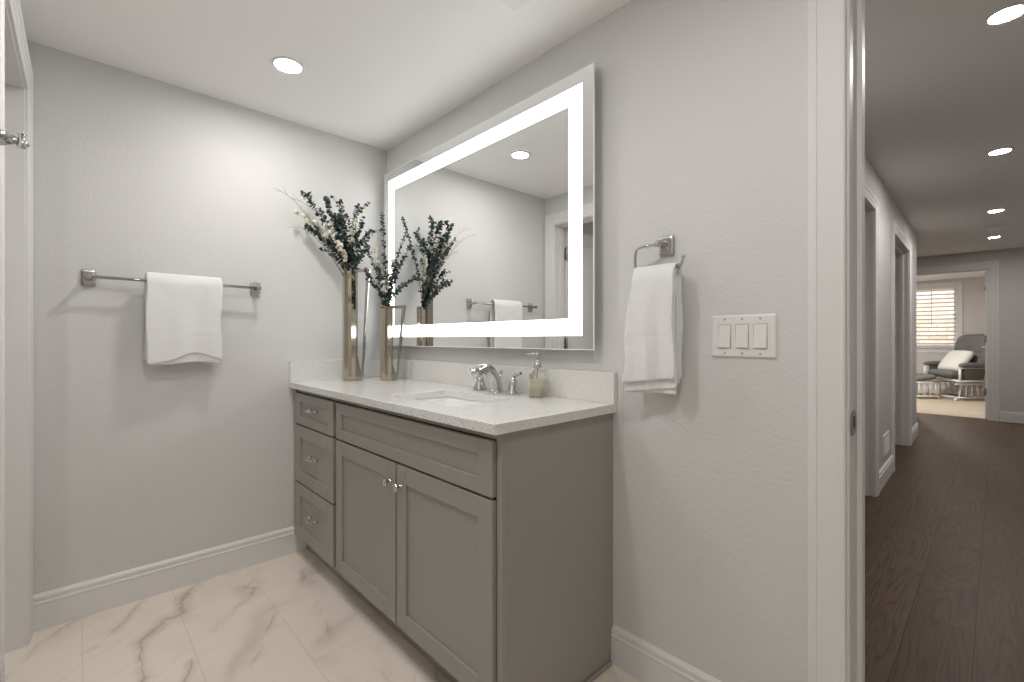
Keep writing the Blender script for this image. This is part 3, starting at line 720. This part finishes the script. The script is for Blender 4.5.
# ------------------------------------------------------------------ vases
cr_, cd_ = Vector((.686, .728, 0)), Vector((-.728, .686, 0))
def vase(name, label, x, y, H, colw, topw, botw, dep=.062, rz=math.radians(46.7)):
    v = thing(name, label, 'vase', (x, y, CT), rz)
    # column: six-sided cross-section with shallow facets, open at the top; local x along the wide side
    def ring(s, z): 
        w, d = colw/2*s, dep/2*s
        P = ((-w,-d*.35),(-w*.55,-d),(-w*.05,-d*.72),(w*.5,-d),(w,-d*.3),(w,d*.3),(w*.55,d),(-w*.55,d),(-w,d*.35))
        return [(px+colw/2, py, z) for px, py in P]
    b = BM(); R = loops(b, [ring(.90, 0), ring(1, .003), ring(1, H), ring(.90, H), ring(.86, H-.12)], True, True, smooth=False)
    obj('body', b, 'vase', v, bevel=.0012)
    # triangular side handle with a long tapering slot
    b = BM(); t = .014
    outer = [(colw*.92, 0.0), (botw, 0.0), (botw+.004, .02), (topw, H), (colw*.92, H)]
    inner = [(colw+.002, H-t*1.1), (topw-t*1.25, H-t*1.1), (botw-.002, .030+H*.03), (botw-.008, .022+H*.03), (colw+.002, H*.22)]
    slab_holes(b, [outer, inner], -dep*.17, dep*.17, lambda u, w_, q: (u, q, w_))
    obj('handle', b, 'vase_silver', v, bevel=.0012)
    return v
# column centres at (-2.435,1.075) and (-2.33,1.236): shift back by half a column
V1 = Vector((-2.42, 1.068, 0)) - cr_*.037; V2 = Vector((-2.272, 1.206, 0)) - Vector((.766,.643,0))*.033
vase('flower_vase', 'taller champagne mirrored vase with a slotted triangular handle, in the counter corner', V1.x, V1.y, .605, .074, .146, .104)
vase('flower_vase', 'shorter champagne mirrored vase with a slotted triangular handle, beside the mirror', V2.x, V2.y, .405, .066, .140, .094, dep=.046, rz=math.radians(40))

# ------------------------------------------------------------------ stems
def leafdisc(bm, c, n, r, up):
    n = Vector(n).normalized(); a, b_ = frame_of(n); a = (Vector(up) - n*Vector(up).dot(n)).normalized() if abs(Vector(up).normalized().dot(n)) < .95 else a
    b_ = n.cross(a)
    ctr = bm.verts.new(Vector(c) + n*r*.12); ring = []
    for k in range(8):
        t = 2*PI*k/8; ring.append(bm.verts.new(Vector(c) + a*math.cos(t)*r*1.12 + b_*math.sin(t)*r*.92))
    for k in range(8):
        f = bm.faces.new((ctr, ring[k], ring[(k+1)%8])); f.smooth = True
def path_at(pts, t):
    f = t*(len(pts)-1); i = min(int(f), len(pts)-2); return pts[i].lerp(pts[i+1], f-i), (pts[i+1]-pts[i]).normalized()
def mk_stem(base, tip, bow, n=16):
    base, tip = Vector(base), Vector(tip); d = tip-base
    c1 = base + Vector((0,0,d.length*.45)) + Vector(bow)*.5; c2 = base + d*.68 + Vector((0,0,d.length*.10)) + Vector(bow)
    return bez(base, c1, c2, tip, n)
def eucalyptus(base, tip, bow, label, group, branches=3, lr=.0115, start=.30, seed=0, blen=.12):
    rnd = random.Random(seed); pts = mk_stem(base, tip, bow)
    o0 = Vector(base); rel = [p-o0 for p in pts]
    root = thing('eucalyptus_stem', label, 'eucalyptus stem', base, 0, group)
    sb, lb = BM(), BM()
    def leafy(path, t0, rs):
        Ln = sum((path[i+1]-path[i]).length for i in range(len(path)-1)); k = max(4, int(Ln*(1-t0)/.0150))
        for i in range(k):
            t = t0 + (1-t0)*(i+.5)/k; p, d = path_at(path, t); r = rs*(1.08-.45*t)*rnd.uniform(.8,1.15)
            a, b_ = frame_of(d); th = (i%2)*PI/2 + rnd.uniform(-.5,.5)
            for s in (-1, 1):
                dr = (a*math.cos(th)+b_*math.sin(th))*s
                nrm = (d*rnd.uniform(.3,1.0) + dr*rnd.uniform(-.5,.5) + Vector((rnd.uniform(-.6,.6),rnd.uniform(-.6,.6),rnd.uniform(-.3,.5))))
                leafdisc(lb, p + dr*r*.85, nrm, r, dr)
        p, d = path_at(path, 1.0); leafdisc(lb, p, d.cross(Vector((.3,.5,.2))), rs*.6, d)
    tube(sb, rel, [.0022-.0012*i/(len(rel)-1) for i in range(len(rel))], 6)
    leafy(rel, start, lr)
    for q in range(branches):
        t = start + (1-start)*(.12+.62*q/max(1, branches-1) if branches > 1 else .4); p, d = path_at(rel, t)
        side = Vector((rnd.uniform(-1,1), rnd.uniform(-1,1), rnd.uniform(-.1,.4))); side = (side - d*side.dot(d)).normalized()
        ln = blen*rnd.uniform(.65,1.1)*(1.1-t*.5)
        e = p + (d*.78 + side*.55)*ln + Vector((0,0,.01))
        e.x = max(e.x + o0.x, XA+.02) - o0.x; e.y = min(e.y + o0.y, MY-.02) - o0.y
        br = bez(p, p+d*ln*.35+side*ln*.1, p.lerp(e,.7)+Vector((0,0,.012)), e, 8)
        tube(sb, br, .0011, 5); leafy(br, .12, lr*.86)
    obj('stalk', sb, 'stem', root); obj('leaves', lb, 'leaf', root)
    return root
def flower_spray(base, tip, bow, label, group, seed=0, start=.4):
    rnd = random.Random(seed); o0 = Vector(base); rel = [p-o0 for p in mk_stem(base, tip, bow)]
    root = thing('flower_spray', label, 'flower spray', base, 0, group)
    sb, fb = BM(), BM(); tube(sb, rel, [.0019-.001*i/16 for i in range(17)], 5)
    for i in range(21):
        t = start + (1-start)*i/21; p, d = path_at(rel, t)
        s = Vector((rnd.uniform(-1,1), rnd.uniform(-1,1), rnd.uniform(-.2,1))).normalized(); q = p + s*rnd.uniform(.008,.026)
        q.x = max(q.x+o0.x, XA+.015)-o0.x
        tube(sb, [p, q], .0007, 4)
        r = rnd.uniform(.0060,.0105)
        for k in range(5):
            a = 2*PI*k/5; u, v = frame_of(s); leafdisc(fb, q + (u*math.cos(a)+v*math.sin(a))*r*.7, s*.8+(u*math.cos(a)+v*math.sin(a))*.6, r*.75, s)
    obj('stalk', sb, 'pale_stem', root); obj('blossoms', fb, 'flower', root)
def bare_twig(base, mid, tip, label, seed=0):
    rnd = random.Random(seed); o0 = Vector(base); root = thing('bare_twig', label, 'twig', base)
    pts = bez(base, Vector(base).lerp(Vector(mid),.6)+Vector((0,0,.04)), mid, tip, 18)
    rel = [p-o0+Vector((rnd.uniform(-1,1),rnd.uniform(-1,1),rnd.uniform(-1,1)))*.0018 for p in pts]
    b = BM(); tube(b, rel, [.0020-.0013*i/18 for i in range(19)], 5); obj('stalk', b, 'twig', root)
    for t in (.62,.72,.82,.9):
        b = BM(); p, d = path_at(rel, t); s = Vector((rnd.uniform(-.6,.6), rnd.uniform(-1,1), rnd.uniform(-.1,1))).normalized(); e = p + (d*.6+s*.6)*rnd.uniform(.03,.055)
        e.x = max(e.x+o0.x, XA+.012)-o0.x
        tube(b, [p, p.lerp(e,.5)+Vector((0,0,.003)), e], [.0009,.0007,.0004], 4)
        obj('side_twig', b, 'twig', root)
t1 = Vector((-2.42, 1.068, CT+.50)); t2 = Vector((-2.268, 1.206, CT+.31))
def tip(y, z, x): return (x, y, z)
G1 = 'eucalyptus stems in the taller vase'; G2 = 'eucalyptus stems in the shorter vase'
E1 = [((-2.47,.835,1.890), 3, 'highest eucalyptus stem reaching far out to the upper left of the taller vase'),
      ((-2.45,.945,1.880), 3, 'upright eucalyptus stem in the taller vase, just right of its highest one'),
      ((-2.38,1.000,1.860), 3, 'eucalyptus stem rising straight above the taller vase'),
      ((-2.34,1.080,1.845), 3, 'eucalyptus stem leaning from the taller vase towards the corner'),
      ((-2.34,1.150,1.720), 3, 'short eucalyptus stem on the corner side of the taller vase'),
      ((-2.49,.860,1.720), 4, 'bushy eucalyptus stem low on the left of the taller vase'),
      ((-2.32,.970,1.760), 4, 'eucalyptus stem at the front of the taller vase'),
      ((-2.42,.985,1.790), 4, 'dense eucalyptus stem in the middle of the taller vase'),
      ((-2.28,1.090,1.600), 3, 'drooping eucalyptus stem over the slotted handle of the taller vase'),
      ((-2.46,.960,1.660), 4, 'short leafy eucalyptus stem filling the mouth of the taller vase'),
      ((-2.44,1.150,1.780), 3, 'eucalyptus stem at the back of the taller vase, against the wall corner')]
for i, (tp, nb, lb) in enumerate(E1):
    eucalyptus(t1+Vector((random.uniform(-.015,.015), random.uniform(-.015,.015), 0)), tp, (0, -.01, .02), lb, G1, nb, seed=20+i, lr=.0138, start=.20, blen=.13)
E2 = [((-2.406,1.250,1.846), 0, 'single straight eucalyptus stem standing tall against the wall corner from the shorter vase', .0105),
      ((-2.305,1.100,1.640), 2, 'eucalyptus stem from the shorter vase leaning towards the taller vase', .0118),
      ((-2.22,1.060,1.475), 3, 'low eucalyptus stem from the shorter vase crossing in front of the slotted handle', .0122),
      ((-1.995,1.170,1.670), 0, 'eucalyptus stem from the shorter vase arching up in front of the mirror band', .0100),
      ((-2.020,1.200,1.590), 1, 'eucalyptus stem from the shorter vase curling towards the mirror', .0118),
      ((-1.975,1.205,1.435), 0, 'lowest eucalyptus stem slanting right from the shorter vase', .0125),
      ((-2.25,1.15,1.500), 4, 'short bushy eucalyptus stem at the mouth of the shorter vase', .0120),
      ((-2.09,1.17,1.510), 3, 'leafy eucalyptus stem on the mirror side of the shorter vase', .0115)]
for i, (tp, nb, lb, lr) in enumerate(E2):
    eucalyptus(t2+Vector((random.uniform(-.01,.01), random.uniform(-.01,.01), 0)), tp, (0,0,.0), lb, G2, nb, lr=lr, seed=50+i, start=.22, blen=.09)
for i, (bs, tp, lb) in enumerate([(t1, (-2.48,.80,1.790), 'ivory flower spray reaching furthest left from the taller vase'),
        (t1, (-2.42,.93,1.735), 'ivory flower spray in the middle of the taller vase'),
        (t1, (-2.33,1.045,1.760), 'ivory flower spray on the corner side of the taller vase'),
        (t1, (-2.36,.985,1.620), 'short ivory flower spray at the mouth of the taller vase'),
        (t2, (-2.31,1.150,1.620), 'ivory flower spray leaning left in the shorter vase'),
        (t2, (-2.22,1.16,1.430), 'short ivory flower spray at the mouth of the shorter vase'),
        (t2, (-2.13,1.17,1.540), 'thin ivory flower spray leaning right in the shorter vase')]):
    flower_spray(bs, tp, (0,0,.015), lb, None, seed=80+i, start=.45)
bare_twig(t1, (-2.46,.81,1.86), (-2.47,.700,1.880), 'long bare twig curling furthest left above the taller vase', 1)
bare_twig(t1, (-2.44,.86,1.72), (-2.49,.775,1.700), 'lower bare twig curving out left of the taller vase', 2)
bare_twig(t1, (-2.30,.90,1.78), (-2.35,.740,1.810), 'bare twig with fine side shoots rising from the front of the taller vase', 3)

# ------------------------------------------------------------------ the far bedroom
# window blind
bl = thing('window_blind', 'white horizontal slat blind hanging in the bedroom window', 'blind')
bx('head_rail', (WX0+.004, WX1-.004, YW-.005, YW+.05, WZ1-.045, WZ1-.001), 'blind', bl, bevel=.003)
nsl = 14; z0 = WZ0+.075
for k in range(nsl):
    z = z0 + k*(WZ1-.07-z0)/(nsl-1); b = BM(); T = Matrix.Translation((0, YW+.022, z)) @ Matrix.Rotation(math.radians(-18), 4, 'X')
    box(b, WX0+.006, WX1-.006, -.028, .028, -.0015, .0015, T); obj('slat', b, 'blind', bl)
bx('bottom_rail', (WX0+.006, WX1-.006, YW-.003, YW+.047, WZ0+.012, WZ0+.030), 'blind', bl, bevel=.003)
b = BM()
for x in (WX0+.12, (WX0+WX1)/2, WX1-.12):
    for y in (YW-.006, YW+.050): tube(b, [(x, y, WZ0+.02), (x, y, WZ1-.04)], .0012, 5)
obj('ladder_cord', b, 'blind', bl)
b = BM(); tube(b, [(-.95, YW-.012, WZ1-.05), (-.95, YW-.014, 1.42)], .005, 8); obj('tilt_wand', b, 'hinge', bl)

# cushions
def cushion(name, dims, T, m, parent, tuft=(), puff=.35, n=14, edge=.6):
    """rounded pad; dims lx, ly, lz about its centre, puffed; tufts are (u,v) dimples in -1..1"""
    lx, ly, lz = dims; b = BM(); V = {}
    for sgn in (1, -1):
        for i in range(n+1):
            for j in range(n+1):
                u, v = -1+2*i/n, -1+2*j/n
                if sgn < 0 and (i in (0,n) or j in (0,n)): V[(sgn,i,j)] = V[(1,i,j)]; continue
                h = ((1-abs(u)**4)*(1-abs(v)**4))**.5
                for tu, tv in tuft: h *= 1-.65*math.exp(-((u-tu)**2+(v-tv)**2)/.03)
                k = 1-.10*(abs(u)**3)*(abs(v)**3)
                V[(sgn,i,j)] = b.verts.new(T @ Vector((u*lx/2*k, v*ly/2*k, sgn*lz/2*h)))
    for sgn in (1, -1):
        for i in range(n):
            for j in range(n):
                f = b.faces.new((V[(sgn,i,j)], V[(sgn,i+1,j)], V[(sgn,i+1,j+1)], V[(sgn,i,j+1)])); f.smooth = True
    return obj(name, b, m, parent)
R_ = Matrix.Rotation; Tr_ = Matrix.Translation
def rail(bm, a, b_, w=.03, t=.02): tube(bm, [a, b_], [(w/2, t/2)]*2, 8)
gc = thing('glider_chair', 'grey cushioned glider chair with a white spindled frame by the bedroom window', 'chair', (-.55, 12.02, .004), math.radians(228))
cushion('seat_cushion', (.60,.54,.17), Tr_((.06,0,.46)) @ R_(math.radians(-6),4,'Y'), 'cushion', gc, tuft=((-.3,0),(.3,.4),(.3,-.4)))
cushion('back_cushion', (.80,.70,.24), Tr_((-.335,0,.83)) @ R_(math.radians(-104),4,'Y'), 'cushion', gc, tuft=((.15,0),(.1,.5),(.1,-.5),(.55,.3),(.55,-.3),(-.4,.25),(-.4,-.25)))
for s in (-1, 1):
    cushion('arm_cushion', (.50,.11,.10), Tr_((.03,s*.345,.645)), 'cushion', gc)
    cushion('arm_pocket', (.40,.26,.05), Tr_((.0,s*.335,.52)) @ R_(PI/2,4,'X'), 'cushion', gc)
    b = BM(); y = s*.345
    rail(b, (-.26,y,.595), (.29,y,.595), .05, .02); rail(b, (.27,y,.60), (.27,y,.36), .045, .03); rail(b, (-.22,y,.60), (-.27,y,.36), .045, .03)
    rail(b, (-.36,y,.36), (.34,y,.36), .05, .025); rail(b, (-.20,s*.30,.98), (-.42,s*.30,.98), .02,.02)
    rail(b, (-.50,y*.9,1.05), (-.24,y*.9,.36), .04, .03)
    obj('arm_frame', b, 'white_wood', gc)
    b = BM(); y = s*.30
    rail(b, (-.30,y,.055), (.30,y,.055), .06, .035); rail(b, (-.30,y,.30), (.30,y,.30), .05, .03)
    for k in range(5): rail(b, (-.24+k*.12,y,.05), (-.20+k*.10,y,.31), .035 if k in (0,4) else .028, .018)
    rail(b, (-.28,y,.05), (-.33,y,.002), .05,.03); rail(b, (.28,y,.05), (.33,y,.002), .05,.03)
    obj('glider_base_side', b, 'white_wood', gc)
for A_, B_ in (((.24,-.30,.055), (.24,.30,.055)), ((-.24,-.30,.055), (-.24,.30,.055)), ((.24,-.345,.36), (.24,.345,.36)), ((-.27,-.345,.36), (-.27,.345,.36)), ((-.5,-.31,1.05), (-.5,.31,1.05))):
    b = BM(); rail(b, A_, B_, .05, .03); obj('cross_rail', b, 'white_wood', gc)
pl = cushion('throw_pillow', (.50,.46,.16), Tr_((0,0,0)) , 'pillow', None)
pl.location = (-.55, 12.00, .715); pl.rotation_euler = (0, math.radians(50), math.radians(228))
tag(pl, 'ivory square throw pillow leaning on the grey glider chair', 'pillow')
ot = thing('glider_ottoman', 'low grey cushioned ottoman with a white spindled frame left of the glider chair', 'ottoman', (-1.06, 11.72, .004), math.radians(222))
cushion('cushion', (.40,.50,.12), Tr_((0,0,.39)) @ R_(math.radians(8),4,'Y'), 'cushion', ot)
for s in (-1, 1):
    b = BM(); y = s*.22
    rail(b, (-.20,y,.05), (.20,y,.05), .05,.03); rail(b, (-.19,y,.31), (.19,y,.31), .045,.03)
    for k in range(4): rail(b, (-.16+k*.105,y,.05), (-.14+k*.093,y,.31), .03,.018)
    rail(b, (-.19,y,.05), (-.22,y,.002), .04,.03); rail(b, (.19,y,.05), (.22,y,.002), .04,.03)
    obj('base_side', b, 'white_wood', ot)
for A_, B_, w_ in (((.16,-.22,.05), (.16,.22,.05), .04), ((-.16,-.22,.05), (-.16,.22,.05), .04), ((0,-.22,.32), (0,.22,.32), .3)):
    b = BM(); rail(b, A_, B_, w_, .025); obj('cross_rail', b, 'white_wood', ot)
